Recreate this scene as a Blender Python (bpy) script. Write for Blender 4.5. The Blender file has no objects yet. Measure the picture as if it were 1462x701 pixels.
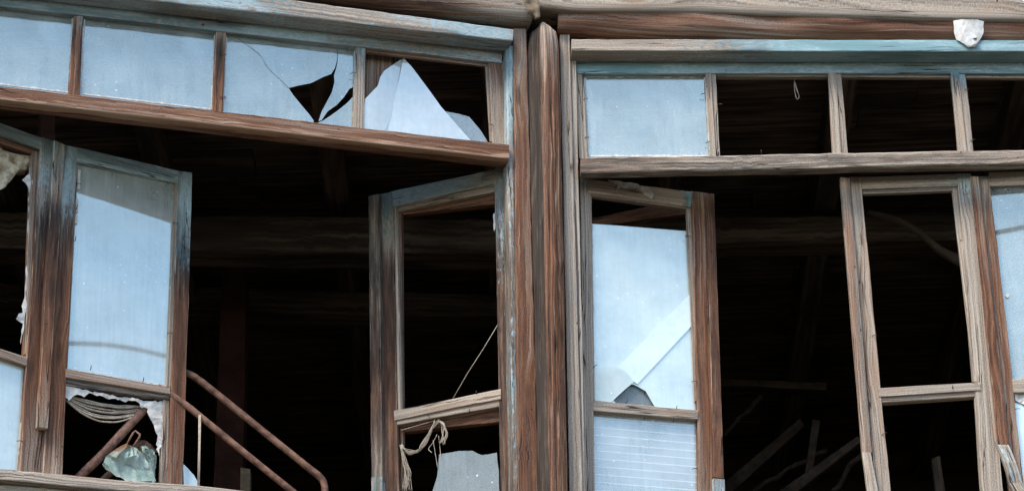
import bpy, bmesh, math, random
from mathutils import Vector, Matrix, noise

rnd = random.Random(7)
C = bpy.context.scene.collection
scene = bpy.context.scene

# ------------------------------------------------------------------ camera
PW, PH, FOC = 1462.0, 701.0, 4500.0
PITCH, ROLL, DIST, ZT = math.radians(27), math.radians(1.8), 11.5, 6.87
r0 = Vector((1, 0, 0)); u0 = Vector((0, -math.sin(PITCH), math.cos(PITCH)))
FWD = Vector((0, math.cos(PITCH), math.sin(PITCH)))
RIGHT = r0*math.cos(ROLL) - u0*math.sin(ROLL)
UP = r0*math.sin(ROLL) + u0*math.cos(ROLL)
CAM = Vector((0, 0, ZT)) - FWD*DIST
cam = bpy.data.objects.new('camera', bpy.data.cameras.new('camera'))
C.objects.link(cam)
M = Matrix((RIGHT, UP, -FWD)).transposed().to_4x4(); M.translation = CAM
cam.matrix_world = M
cam.data.sensor_width = 36; cam.data.lens = FOC/PW*36
cam.data.clip_start = .1; cam.data.clip_end = 3000
scene.camera = cam

def ray(px, py):
    return (RIGHT*((px-PW/2)/FOC) + UP*(-(py-PH/2)/FOC) + FWD).normalized()

class Plane:
    """vertical plane; yaw turns it about z, n points out of the house"""
    def __init__(s, p, yaw_deg):
        a = math.radians(yaw_deg); s.yaw = yaw_deg
        s.p = Vector(p); s.d = Vector((math.cos(a), math.sin(a), 0)); s.n = Vector((math.sin(a), -math.cos(a), 0))
    def off(s, o): return Plane(s.p + s.n*o, s.yaw)
    def at(s, px, py):
        r = ray(px, py); t = (s.p - CAM).dot(s.n)/r.dot(s.n); return CAM + r*t

CORNER = Plane((0, 0, 0), 0).at(780, 350)
FL = Plane(CORNER, 16.0)       # left bay, its wall comes forward to the left
FR = Plane(CORNER, 2.6)        # right bay, almost square to the view
S1 = Plane(FL.off(-.18).at(60, 440), 37)
S2 = Plane(FL.off(-.19).at(90, 440), 27.5)
S3 = Plane(FL.off(-.035).at(722, 450), -28)
S4 = Plane(FR.off(-.03).at(836, 450), 16)
S5 = Plane(FR.off(-.025).at(1390, 450), 1.5)
S6 = Plane(FR.off(-.03).at(1400, 450), .5)

# ------------------------------------------------------------------ nodes
class NT:
    def __init__(s, mat):
        mat.use_nodes = True; s.t = mat.node_tree; s.t.nodes.clear()
        s.out = s.t.nodes.new('ShaderNodeOutputMaterial')
    def n(s, typ, **kw):
        nd = s.t.nodes.new(typ)
        for k, v in kw.items(): setattr(nd, k, v)
        return nd
    def set(s, sock, v):
        if isinstance(v, bpy.types.NodeSocket): s.t.links.new(v, sock)
        elif v is not None:
            if isinstance(v, (tuple, list)) and sock.type == 'RGBA' and len(v) == 3: v = (*v, 1)
            sock.default_value = v
    def math(s, op, a, b=0.0, c=None, clamp=False):
        nd = s.n('ShaderNodeMath', operation=op, use_clamp=clamp)
        s.set(nd.inputs[0], a); s.set(nd.inputs[1], b)
        if c is not None: s.set(nd.inputs[2], c)
        return nd.outputs[0]
    def step(s, v, lo, hi, a=0.0, b=1.0):
        nd = s.n('ShaderNodeMapRange', interpolation_type='SMOOTHSTEP')
        for i, x in enumerate((v, lo, hi, a, b)): s.set(nd.inputs[i], x)
        return nd.outputs[0]
    def mix(s, f, a, b, mode='MIX'):
        nd = s.n('ShaderNodeMix', data_type='RGBA', blend_type=mode)
        s.set(nd.inputs[0], f); s.set(nd.inputs[6], a); s.set(nd.inputs[7], b)
        return nd.outputs[2]
    def vec(s, x, y, z=0.0):
        nd = s.n('ShaderNodeCombineXYZ')
        for i, v in enumerate((x, y, z)): s.set(nd.inputs[i], v)
        return nd.outputs[0]
    def noise(s, vec, scale=1.0, detail=3.0, rough=.55, dist=0.0):
        nd = s.n('ShaderNodeTexNoise'); s.set(nd.inputs['Vector'], vec)
        nd.inputs['Scale'].default_value = scale; nd.inputs['Detail'].default_value = detail
        nd.inputs['Roughness'].default_value = rough; nd.inputs['Distortion'].default_value = dist
        return nd.outputs['Fac']
    def uv(s):
        u = s.n('ShaderNodeUVMap', uv_map='UVMap'); sp = s.n('ShaderNodeSeparateXYZ')
        s.t.links.new(u.outputs[0], sp.inputs[0]); return sp.outputs[0], sp.outputs[1]
    def bsdf(s, col, rough=.8, spec=.3, bump=None, strength=.5, dist=.002, metallic=0.0):
        b = s.n('ShaderNodeBsdfPrincipled')
        s.set(b.inputs['Base Color'], col); s.set(b.inputs['Roughness'], rough)
        b.inputs['Specular IOR Level'].default_value = spec; s.set(b.inputs['Metallic'], metallic)
        if bump is not None:
            bm = s.n('ShaderNodeBump'); bm.inputs['Strength'].default_value = strength
            bm.inputs['Distance'].default_value = dist; s.set(bm.inputs['Height'], bump)
            s.t.links.new(bm.outputs[0], b.inputs['Normal'])
        return b.outputs[0]
    def surf(s, sh): s.t.links.new(sh, s.out.inputs['Surface'])

MAT = {}
def newmat(name):
    m = bpy.data.materials.new(name); MAT[name] = m; return NT(m)

def wood_material():
    """weathered boards: uv runs along / across the grain in metres; the colour attribute 'tone' holds
    r = old blue paint left, g = brown stain left (0 = bare grey wood), b = soot and rot, plus painted shade on the split eave log"""
    t = newmat('weathered_wood')
    u, v = t.uv()
    tone = t.n('ShaderNodeAttribute', attribute_name='tone'); sp = t.n('ShaderNodeSeparateColor')
    t.t.links.new(tone.outputs['Color'], sp.inputs[0]); P, G, B = sp.outputs[0], sp.outputs[1], sp.outputs[2]; EDGE = tone.outputs['Alpha']
    # knots bend the grain: cells stretched along the board
    kv = t.vec(t.math('MULTIPLY', u, 2.6), t.math('MULTIPLY', v, 11.0))
    kn = t.n('ShaderNodeTexVoronoi'); t.set(kn.inputs['Vector'], kv); kn.inputs['Scale'].default_value = 1
    kd = kn.outputs['Distance']
    ksp = t.n('ShaderNodeSeparateColor'); t.t.links.new(kn.outputs['Color'], ksp.inputs[0])
    gate = t.step(ksp.outputs[0], .5, .52)
    knot = t.math('MULTIPLY', t.step(kd, .06, .17, 1.0, 0.0), gate)
    halo = t.math('MULTIPLY', t.step(kd, .05, .55, 1.0, 0.0), gate)
    wob = t.noise(t.vec(t.math('MULTIPLY', u, 1.6), t.math('MULTIPLY', v, 7.0)), 1, 1)
    v2 = t.math('ADD', v, t.math('MULTIPLY', wob, .022))
    v2 = t.math('ADD', v2, t.math('MULTIPLY', halo, .016))
    fib = t.noise(t.vec(t.math('MULTIPLY', u, 1.5), t.math('MULTIPLY', v2, 270.0)), 1, 5, .68)
    ringw = t.noise(t.vec(t.math('MULTIPLY', u, .45), t.math('MULTIPLY', v2, 115.0)), 1, 4, .66)
    blotch = t.noise(t.vec(t.math('MULTIPLY', u, 6.0), t.math('MULTIPLY', v2, 34.0)), 1, 4, .62)
    streak = t.noise(t.vec(t.math('MULTIPLY', u, 1.6), t.math('MULTIPLY', v2, 60.0), 3.3), 1, 4, .66)
    grain = t.math('ADD', t.math('MULTIPLY', fib, .45), t.math('MULTIPLY', ringw, .55))
    calm = t.noise(t.vec(t.math('MULTIPLY', u, 2.0), t.math('MULTIPLY', v, 20.0), 6.6), 1, 2)
    grain = t.math('ADD', .5, t.math('MULTIPLY', t.math('SUBTRACT', grain, .5), t.step(calm, .3, .7, .45, 1.35)))
    grit = t.noise(t.vec(t.math('MULTIPLY', u, 170.0), t.math('MULTIPLY', v, 230.0)), 1, 3, .7)
    grain = t.math('ADD', grain, t.math('MULTIPLY', t.math('SUBTRACT', grit, .5), .30))
    g01 = t.step(grain, .36, .63)
    grey = t.mix(g01, (.125, .10, .083), (.48, .41, .325))
    red = t.mix(g01, (.050, .019, .012), (.235, .108, .058))
    gm = t.math('ADD', G, t.math('MULTIPLY', t.math('SUBTRACT', streak, .5), 1.9), clamp=True)
    gm = t.step(gm, .1, .9)
    base = t.mix(gm, grey, red)
    # bleached rubbed fibres
    bl = t.math('MULTIPLY', t.step(t.math('ADD', t.math('MULTIPLY', streak, .6), t.math('MULTIPLY', fib, .4)), .56, .68), .68)
    base = t.mix(bl, base, (.46, .33, .22))
    warm = t.step(blotch, .5, .75, 0, .35)
    base = t.mix(warm, base, (.34, .18, .09))
    base = t.mix(t.math('MULTIPLY', knot, .75), base, (.06, .026, .012))
    base = t.mix(t.math('MULTIPLY', t.math('SUBTRACT', halo, knot, clamp=True), .25), base, (.16, .07, .03))
    # soot, rot, damp
    dk = t.math('ADD', B, t.math('MULTIPLY', t.math('SUBTRACT', t.noise(t.vec(t.math('MULTIPLY', u, 5), t.math('MULTIPLY', v2, 52.0), 9.1), 1, 5, .68), .5), 1.3), clamp=True)
    dk = t.step(dk, .18, .85, 0, .86)
    base = t.mix(dk, base, (.019, .014, .012))
    # cracks (checks) along the grain
    crn = t.noise(t.vec(t.math('MULTIPLY', u, 1.7), t.math('MULTIPLY', v2, 48.0), 5.7), 1, 2, .5)
    crm = t.math('ABSOLUTE', t.math('SUBTRACT', crn, .5))
    crgate = t.step(t.noise(t.vec(t.math('MULTIPLY', u, 2.3), t.math('MULTIPLY', v, 14.0), 7.7), 1, 2), .50, .62)
    crack = t.math('MULTIPLY', t.step(crm, .005, .021, 1.0, 0.0), crgate)
    # paint
    pn = t.noise(t.vec(t.math('MULTIPLY', u, 38.0), t.math('MULTIPLY', v2, 105.0), 1.1), 1, 6, .72)
    pl = t.noise(t.vec(t.math('MULTIPLY', u, 2.2), t.math('MULTIPLY', v, 12.0), 2.2), 1, 3, .55)
    pm = t.math('ADD', t.math('MULTIPLY', pn, .52), t.math('MULTIPLY', pl, .22))
    pm = t.math('ADD', pm, t.math('MULTIPLY', fib, .26))
    thr = t.math('SUBTRACT', .80, t.math('MULTIPLY', P, .60))
    pfull = t.step(t.math('SUBTRACT', pm, thr), -.004, .016)
    pwash = t.step(t.math('SUBTRACT', pm, thr), -.09, .02, 0, .30)      # thin worn stain round the paint that is left
    pc = t.mix(t.step(pl, .4, .62), (.12, .20, .215), (.26, .37, .385))
    pc = t.mix(t.step(P, .62, .68), pc, t.mix(t.step(pl, .4, .62), (.17, .33, .36), (.30, .47, .50)))
    pc = t.mix(t.step(pn, .58, .72, 0, .6), pc, (.40, .50, .53))
    pc = t.mix(t.math('MULTIPLY', t.step(fib, .35, .6, 1, 0), .45), pc, (.12, .14, .14))
    rim = t.math('MULTIPLY', t.step(t.math('SUBTRACT', pm, thr), .03, .12, 1, 0), t.step(pl, .42, .56))
    pc = t.mix(t.math('MULTIPLY', rim, .6), pc, (.44, .55, .58))
    base = t.mix(pwash, base, t.mix(.55, pc, (.20, .20, .19)))
    base = t.mix(t.math('MULTIPLY', pfull, .92), base, pc)
    base = t.mix(t.math('MULTIPLY', dk, .55), base, (.02, .016, .014))
    wn = t.math('ADD', EDGE, t.math('MULTIPLY', t.math('SUBTRACT', t.noise(t.vec(t.math('MULTIPLY', u, 5.0), t.math('MULTIPLY', v2, 90.0), 4.4), 1, 5, .66), .5), 1.8))
    base = t.mix(t.math('MULTIPLY', t.step(wn, .35, .75, 0, .85), t.step(EDGE, .02, .2)), base, t.mix(gm, (.50, .46, .40), (.46, .30, .20)))
    base = t.mix(t.math('MULTIPLY', crack, .9), base, (.012, .009, .008))
    # small worm and nail holes
    wv = t.n('ShaderNodeTexVoronoi'); t.set(wv.inputs['Vector'], t.vec(t.math('MULTIPLY', u, 26.0), t.math('MULTIPLY', v, 42.0))); wv.inputs['Scale'].default_value = 1
    wsp = t.n('ShaderNodeSeparateColor'); t.t.links.new(wv.outputs['Color'], wsp.inputs[0])
    hole = t.math('MULTIPLY', t.step(wv.outputs['Distance'], .07, .12, 1, 0), t.step(wsp.outputs[1], .90, .91))
    base = t.mix(hole, base, (.01, .008, .007))
    h = t.math('ADD', t.math('MULTIPLY', fib, .6), t.math('MULTIPLY', ringw, .5))
    h = t.math('SUBTRACT', h, t.math('MULTIPLY', crack, 1.6))
    h = t.math('ADD', h, t.math('MULTIPLY', pfull, .35))
    h = t.math('SUBTRACT', h, t.math('MULTIPLY', hole, 1.2))
    t.surf(t.bsdf(base, .82, .22, h, .5, .0014))
wood_material()

def glass_material(name, dust=(.55, .60, .62), refl=.45, haze=.35, speck=.5, streaky=.4, rough=.03, ribs=0):
    """old dusty window glass: clear glass, mirror of the sky and a coat of dust"""
    t = newmat(name); u, v = t.uv()
    vec = t.vec(u, v)
    cl = t.noise(vec, 7, 5, .6)
    st = t.noise(t.vec(t.math('MULTIPLY', u, 60.0), t.math('MULTIPLY', v, 4.0)), 1, 4, .6)
    vo = t.n('ShaderNodeTexVoronoi'); t.set(vo.inputs['Vector'], vec); vo.inputs['Scale'].default_value = 52
    vs = t.n('ShaderNodeSeparateColor'); t.t.links.new(vo.outputs['Color'], vs.inputs[0])
    sp = t.math('MULTIPLY', t.step(vo.outputs['Distance'], .06, .27, 1, 0), t.step(vs.outputs[0], .80, .9))
    sp = t.math('MULTIPLY', sp, t.step(t.noise(vec, 5, 3), .42, .66))
    fine = t.noise(vec, 260, 3, .7)
    cov = t.math('ADD', haze, t.math('MULTIPLY', t.math('SUBTRACT', cl, .5), .7))
    cov = t.math('ADD', cov, t.math('MULTIPLY', t.math('SUBTRACT', st, .5), streaky))
    cov = t.math('ADD', cov, t.math('MULTIPLY', t.math('SUBTRACT', fine, .5), .10))
    cov = t.math('ADD', cov, t.math('MULTIPLY', sp, speck), clamp=True)
    if ribs:
        fr = t.math('FRACT', t.math('MULTIPLY', v, float(ribs)))
        line = t.step(t.math('ABSOLUTE', t.math('SUBTRACT', fr, .5)), .05, .12, 1, 0)
        cov = t.math('ADD', cov, t.math('MULTIPLY', line, .35), clamp=True)
    dif = t.n('ShaderNodeBsdfDiffuse'); t.set(dif.inputs['Color'], t.mix(sp, dust, (.8, .82, .82)))
    tra = t.n('ShaderNodeBsdfTransparent'); tra.inputs[0].default_value = (.90, .95, .94, 1)
    glo = t.n('ShaderNodeBsdfGlossy'); glo.inputs['Roughness'].default_value = rough
    glo.inputs['Color'].default_value = (.92, 1, .86, 1)
    bm = t.n('ShaderNodeBump'); bm.inputs['Strength'].default_value = 0; bm.inputs['Distance'].default_value = .002
    hh = t.noise(vec, 5, 2)
    if ribs: hh = t.math('ADD', hh, line); bm.inputs['Strength'].default_value = .3
    t.set(bm.inputs['Height'], hh); t.t.links.new(bm.outputs[0], glo.inputs['Normal'])
    m1 = t.n('ShaderNodeMixShader'); t.set(m1.inputs[0], cov)
    t.t.links.new(tra.outputs[0], m1.inputs[1]); t.t.links.new(dif.outputs[0], m1.inputs[2])
    m2 = t.n('ShaderNodeMixShader')
    sm = t.noise(t.vec(t.math('ADD', t.math('MULTIPLY', u, 5.0), t.math('MULTIPLY', v, 2.0)), t.math('MULTIPLY', v, 3.5)), 1, 5, .6, .8)
    t.set(m2.inputs[0], t.math('MULTIPLY', t.step(sm, .3, .7, .80, 1.06), refl))
    t.t.links.new(m1.outputs[0], m2.inputs[1]); t.t.links.new(glo.outputs[0], m2.inputs[2])
    t.surf(m2.outputs[0])
glass_material('dusty_glass', haze=.33, refl=.23, dust=(.50, .55, .54))
glass_material('bright_glass', haze=.60, refl=.36, dust=(.62, .68, .66), speck=.9)
glass_material('clear_shard', haze=.62, refl=.30, streaky=.2, dust=(.74, .77, .77))
glass_material('thin_shard', haze=.22, refl=.16, streaky=.25, dust=(.62, .65, .66))
glass_material('grey_shard', haze=.5, refl=.04, speck=.6, dust=(.27, .31, .33))
glass_material('milky_glass', haze=.68, refl=.29, dust=(.72, .82, .81), streaky=.2, rough=.22)
glass_material('pale_overlay', haze=.74, refl=.3, dust=(.86, .94, .93), streaky=.1, rough=.2)
glass_material('sandy_film', haze=.6, refl=.16, dust=(.70, .77, .74), streaky=.1, rough=.2)
glass_material('ribbed_glass', haze=.50, refl=.24, dust=(.60, .65, .68), ribs=33)

def simple(name, c1, c2, scale=30, rough=.8, spec=.3, bump=.5, dist=.002, metallic=0.0, detail=5):
    t = newmat(name); tc = t.n('ShaderNodeTexCoord').outputs['Object']
    a = t.noise(tc, scale, detail, .62); b = t.noise(tc, scale*.17, 3, .5)
    f = t.step(t.math('ADD', t.math('MULTIPLY', a, .6), t.math('MULTIPLY', b, .4)), .38, .62)
    t.surf(t.bsdf(t.mix(f, c1, c2), rough, spec, a, bump, dist, metallic))
simple('rusty_iron', (.075, .034, .022), (.235, .125, .08), 48, .68, .4, .5)
simple('nail_iron', (.02, .016, .014), (.09, .06, .045), 200, .6, .4)
simple('foam', (.20, .13, .06), (.66, .58, .43), 26, .95, .1, .9, .02)
simple('paper', (.44, .42, .38), (.68, .67, .63), 40, .9, .2, .4, .003)
simple('white_paper', (.50, .48, .44), (.74, .73, .69), 40, .9, .2, .4, .003)
simple('putty', (.42, .42, .40), (.70, .71, .69), 60, .9, .2, .4, .002)
simple('cord', (.30, .25, .19), (.52, .46, .37), 160, .95, .1, .6)
simple('cable_rubber', (.012, .012, .013), (.02, .02, .02), 40, .6, .3)
simple('earth', (.045, .04, .03), (.08, .068, .05), .6, .95, .1, .6, .05)
simple('sheet_roof', (.12, .11, .10), (.18, .16, .14), 6, .6, .4)
def teal_material():
    t = newmat('teal_sheet'); tc = t.n('ShaderNodeTexCoord').outputs['Object']; u, v = t.uv()
    a = t.noise(tc, 22, 5, .65); b = t.noise(tc, 9, 4, .6)
    col = t.mix(t.step(b, .35, .65), (.38, .52, .47), (.64, .73, .67))
    rust = t.step(t.math('SUBTRACT', t.math('ADD', t.math('MULTIPLY', a, .7), t.math('MULTIPLY', v, .55)), t.math('MULTIPLY', u, .75)), .50, .74)
    col = t.mix(rust, col, (.27, .14, .07))
    t.surf(t.bsdf(col, .6, .35, a, .35, .003))
teal_material()
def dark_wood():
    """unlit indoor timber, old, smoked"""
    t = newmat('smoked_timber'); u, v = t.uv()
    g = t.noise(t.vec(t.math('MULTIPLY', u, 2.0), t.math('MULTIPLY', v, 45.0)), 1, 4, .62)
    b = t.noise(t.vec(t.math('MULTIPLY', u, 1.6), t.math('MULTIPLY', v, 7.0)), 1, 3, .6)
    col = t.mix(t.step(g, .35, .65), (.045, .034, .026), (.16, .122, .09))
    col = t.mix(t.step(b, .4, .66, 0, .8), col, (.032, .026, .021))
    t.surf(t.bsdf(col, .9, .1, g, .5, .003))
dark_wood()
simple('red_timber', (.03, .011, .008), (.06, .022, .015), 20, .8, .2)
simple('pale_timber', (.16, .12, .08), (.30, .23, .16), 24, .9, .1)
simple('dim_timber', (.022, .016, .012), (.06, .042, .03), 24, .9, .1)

# ------------------------------------------------------------------ objects
def link(name, bm, mat, parent=None, smooth=False):
    me = bpy.data.meshes.new(name); bm.normal_update(); bm.to_mesh(me); bm.free()
    me.materials.append(MAT[mat])
    if smooth:
        for p in me.polygons: p.use_smooth = True
    o = bpy.data.objects.new(name, me); C.objects.link(o)
    vs = [x.co for x in me.vertices]
    lo = Vector((min(c.x for c in vs), min(c.y for c in vs), min(c.z for c in vs)))
    hi = Vector((max(c.x for c in vs), max(c.y for c in vs), max(c.z for c in vs)))
    base = Vector(((lo.x+hi.x)/2, (lo.y+hi.y)/2, lo.z))
    me.transform(Matrix.Translation(-base))
    wp = Vector((0, 0, 0)); q = parent
    while q is not None: wp = wp + q.location; q = q.parent
    o.location = base - wp
    if parent is not None: o.parent = parent
    return o

def tag(o, label=None, cat=None, group=None, kind=None):
    for k, v in (('label', label), ('category', cat), ('group', group), ('kind', kind)):
        if v: o[k] = v
    if label and not kind: o['kind'] = 'thing'
    return o

def thing(name, label, cat, loc, group=None):
    o = bpy.data.objects.new(name, None); C.objects.link(o); o.location = loc
    o.empty_display_size = .1
    return tag(o, label, cat, group)

def tone_at(stops, s):
    if not isinstance(stops, list): return stops
    if s <= stops[0][0]: return stops[0][1]
    for (a, ta), (b, tb) in zip(stops, stops[1:]):
        if s <= b:
            f = (s-a)/max(1e-6, b-a); return tuple(x+(y-x)*f for x, y in zip(ta, tb))
    return stops[-1][1]

def loft(rings, uvs, tones, closed_caps=True):
    """rings: list of equal-length point loops"""
    bm = bmesh.new(); n = len(rings[0])
    uvl = bm.loops.layers.uv.new('UVMap'); cl = bm.verts.layers.float_color.new('tone')
    V = []
    for r, tn in zip(rings, tones):
        row = []
        for k, p in enumerate(r):
            x = bm.verts.new(p); tt = tn[k] if isinstance(tn, list) else tn
            x[cl] = tuple(tt) if len(tt) == 4 else (*tt, 0); row.append(x)
        V.append(row)
    for i in range(len(rings)-1):
        for k in range(n):
            k2 = (k+1) % n
            f = bm.faces.new((V[i][k], V[i][k2], V[i+1][k2], V[i+1][k]))
            vv = uvs[i][1][k]; vv2 = uvs[i][1][k+1]
            for lp, (a, b) in zip(f.loops, ((uvs[i][0], vv), (uvs[i][0], vv2), (uvs[i+1][0], vv2), (uvs[i+1][0], vv))):
                lp[uvl].uv = (a, b)
    if closed_caps:
        for row, u in ((V[0], uvs[0][0]), (V[-1], uvs[-1][0])):
            f = bm.faces.new(row)
            for lp in f.loops:
                lp[uvl].uv = (u*.2+lp.vert.co.z*.3, (lp.vert.co.x+lp.vert.co.y)*.9)
    bmesh.ops.recalc_face_normals(bm, faces=bm.faces[:])
    return bm

def board(name, e0, e1, plane, thick, tone, parent=None, mat='weathered_wood', wear=(.38, .38), wearmid=0.0, bev=.0022, wob=.0016, seg=None, bow=0.0, rag=0.0):
    """a plank whose front face runs from edge e0 (two pixels A, B) to edge e1, with real thickness behind it"""
    A0, B0 = plane.at(*e0[0]), plane.at(*e0[1]); A1, B1 = plane.at(*e1[0]), plane.at(*e1[1])
    L = ((A1+B1)/2-(A0+B0)/2).length; Wd = (B0-A0).length
    seg = seg or max(4, int(L/.035)); sd = rnd.random()*100; uo, vo = rnd.random()*40, rnd.random()*40
    bev = min(bev, Wd*.3, thick*.4)
    rings, uvs, tones = [], [], []
    inn = -plane.n
    for i in range(seg+1):
        s = i/seg
        A = A0.lerp(A1, s); B = B0.lerp(B1, s); ax = (B-A).normalized(); W = (B-A).length
        def nz(q, f=9): return noise.noise(Vector((sd+q*17.3, s*L*f, q*3.1)))
        a = nz(1, 4)*wob + nz(2, 28)*wob*.22; b = nz(3, 4)*wob + nz(4, 28)*wob*.22; d = nz(5, 3)*wob*.5
        bo = inn*(bow*math.sin(math.pi*s)) + inn*d
        A = A + ax*a + bo; B = B + ax*b + bo; W = (B-A).length
        if i in (0, seg) and rag: A = A + (A1-A0).normalized()*rag*(rnd.random()-.5); B = B + (A1-A0).normalized()*rag*(rnd.random()-.5)
        cA = bev*(1+.9*nz(6, 22)); cB = bev*(1+.9*nz(7, 22))
        prof = [(0, cA), (cA*.35, cA*.35), (cA, 0)]
        for f in (.035, .3, .55, .75, .965): prof.append((cA+(W-cA-cB)*f, nz(8+f, 6)*wob*.10))
        prof += [(W-cB, 0), (W-cB*.35, cB*.35), (W, cB), (W, thick-bev*.6), (W-bev*.6, thick), (bev*.6, thick), (0, thick-bev*.6)]
        rings.append([A + ax*x + inn*y for x, y in prof])
        per = [0]
        for (x1, y1), (x2, y2) in zip(prof, prof[1:]+prof[:1]): per.append(per[-1]+math.hypot(x2-x1, y2-y1))
        uvs.append((uo+s*L, [vo+q for q in per])); tt = tuple(tone_at(tone, s))
        tones.append([tt + (wear[0],)]*3 + [tt + (0,)]*3 + [tt + (wearmid,), tt + (max(wearmid, 0),)] + [tt + (wear[1],)]*3 + [tt + (0,)]*4)
    return link(name, loft(rings, uvs, tones), mat, parent)

def tube(name, pts, rad, mat, parent=None, sides=10, bm=None, smooth=True, tones=(0, .6, .2), rough=0.0):
    own = bm is None; bm = bm or bmesh.new()
    uvl = bm.loops.layers.uv.verify(); cl = bm.verts.layers.float_color.get('tone') or bm.verts.layers.float_color.new('tone')
    V = []; acc = 0; us = []; sd = rnd.random()*50; uo = rnd.random()*30
    ref = None
    for i, p in enumerate(pts):
        p = Vector(p); d = (Vector(pts[min(i+1, len(pts)-1)])-Vector(pts[max(i-1, 0)])).normalized()
        if i: acc += (p-Vector(pts[i-1])).length
        us.append(acc)
        if ref is None: ref = d.orthogonal().normalized()
        ref = (ref - d*ref.dot(d)).normalized(); e2 = d.cross(ref)
        r = rad[i] if isinstance(rad, list) else rad
        row = []
        for k in range(sides):
            a = 2*math.pi*k/sides
            rr = r*(1+rough*noise.noise(Vector((sd+math.cos(a)*1.5, math.sin(a)*1.5, acc*5))))
            x = bm.verts.new(p + ref*math.cos(a)*rr + e2*math.sin(a)*rr); x[cl] = (*tones, 0); row.append(x)
        V.append(row)
    for i in range(len(V)-1):
        for k in range(sides):
            k2 = (k+1) % sides; f = bm.faces.new((V[i][k], V[i][k2], V[i+1][k2], V[i+1][k]))
            r = rad[i] if isinstance(rad, list) else rad
            w = 2*math.pi*r/sides
            for lp, q in zip(f.loops, ((us[i], k*w), (us[i], (k+1)*w), (us[i+1], (k+1)*w), (us[i+1], k*w))): lp[uvl].uv = (uo+q[0], uo+q[1])
    bm.faces.new(V[0]); bm.faces.new(V[-1])
    if not own: return None
    bmesh.ops.recalc_face_normals(bm, faces=bm.faces[:])
    return link(name, bm, mat, parent, smooth)

def catmull(p, n=8):
    p = [Vector(q) for q in p]; q = [p[0]*2-p[1]] + p + [p[-1]*2-p[-2]]; out = []
    for i in range(1, len(q)-2):
        for k in range(n):
            t = k/n; a, b, c, d = q[i-1:i+3]
            out.append(.5*((2*b)+(c-a)*t+(2*a-5*b+4*c-d)*t*t+(3*b-a-3*c+d)*t**3))
    out.append(p[-1]); return out

def jag(pts, amp, step=6):
    """break a pixel outline into an irregular torn edge"""
    out = []
    for (x1, y1), (x2, y2) in zip(pts, pts[1:]+pts[:1]):
        n = max(1, int(math.hypot(x2-x1, y2-y1)/step))
        for k in range(n):
            f = k/n; a = amp if k else amp*.3
            out.append((x1+(x2-x1)*f+rnd.uniform(-a, a), y1+(y2-y1)*f+rnd.uniform(-a, a)))
    return out

def sheet(name, pts, plane, thick, mat, parent=None, warp=None):
    """a flat piece (glass, paper, film) with its own outline and thickness"""
    P = [plane.at(*q) for q in pts]
    bm = bmesh.new(); uvl = bm.loops.layers.uv.new('UVMap')
    uo = rnd.random()*20
    F = [bm.verts.new(p + (plane.n*warp(*q) if warp else Vector())) for p, q in zip(P, pts)]
    K = [bm.verts.new(x.co - plane.n*thick) for x in F]
    bm.faces.new(F); bm.faces.new(K[::-1])
    n = len(F)
    for i in range(n): bm.faces.new((F[i], K[i], K[(i+1) % n], F[(i+1) % n]))
    bmesh.ops.recalc_face_normals(bm, faces=bm.faces[:])
    bmesh.ops.triangulate(bm, faces=[f for f in bm.faces if len(f.verts) > 4])
    for f in bm.faces:
        for lp in f.loops: lp[uvl].uv = (uo+(lp.vert.co-plane.p).dot(plane.d), lp.vert.co.z)
    return link(name, bm, mat, parent)

def putty(pts, plane, parent, edges, w=1.6):
    n = len(pts); cx = sum(p[0] for p in pts)/n; cy = sum(p[1] for p in pts)/n
    for e in edges:
        (x1, y1), (x2, y2) = pts[e], pts[(e+1) % n]
        dx, dy = x2-x1, y2-y1; L = math.hypot(dx, dy); nx, ny = -dy/L, dx/L
        if nx*(cx-x1)+ny*(cy-y1) < 0: nx, ny = -nx, -ny
        m = max(4, int(L/5)); a = []; b = []
        for k in range(m+1):
            f = k/m; ww = w*(.25+1.5*max(0, .45+noise.noise(Vector((k*.45, x1, y1)))))
            a.append((x1+dx*f-nx*1, y1+dy*f-ny*1)); b.append((x1+dx*f+nx*ww, y1+dy*f+ny*ww))
        sheet('putty', a+b[::-1], plane.off(.0015), .003, 'putty', parent)

def nail(px, py, plane, parent, ang=0, ln=.022, out=.006, r=.0014):
    a = plane.off(out).at(px, py); d = plane.d*math.cos(math.radians(ang)) + Vector((0, 0, 1))*math.sin(math.radians(ang))
    pts = [a - d*ln*.5 - plane.n*.008, a - d*ln*.2, a + d*ln*.25 + plane.n*.001, a + d*ln*.5 - Vector((0, 0, .002))]
    return tube('nail', pts, r, 'nail_iron', parent, 6)

def naildot(px, py, plane, parent, r=.0026):
    a = plane.at(px, py)
    return tube('nail_head', [a - plane.n*.004, a + plane.n*.0008, a + plane.n*.0016], [r, r, r*.6], 'nail_iron', parent, 8)

# tone shorthands (paint, brown, soot)
# ================================================================== LEFT BAY: transom
tl = thing('transom_window', 'long strip of four panes, one cracked with a hole and one mostly smashed', 'window', FL.at(330, 200))
rail = FL.off(.02)
board('top_rail', ((-150, -40), (-150, -8)), ((718, 70), (716, 90)), rail, .05, [(0, (.62, .05, .1)), (.6, (.58, .1, .1)), (1, (.5, .05, .05))], tl)
mul = FL.off(.014)
board('mullion', ((106, 14), (119, 16)), ((98, 136), (114, 138)), mul, .04, [(0, (.5, .3, .2)), (.4, (.2, .75, .45)), (1, (.02, .8, .35))], tl)
board('mullion', ((309, 38), (323, 40)), ((303, 160), (318, 162)), mul, .04, [(0, (.45, .2, .25)), (.35, (.1, .6, .65)), (1, (0, .85, .25))], tl)
board('mullion', ((508, 62), (522, 64)), ((505, 182), (520, 184)), mul, .04, [(0, (.55, 0, .1)), (1, (.25, .1, .15))], tl)
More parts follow.
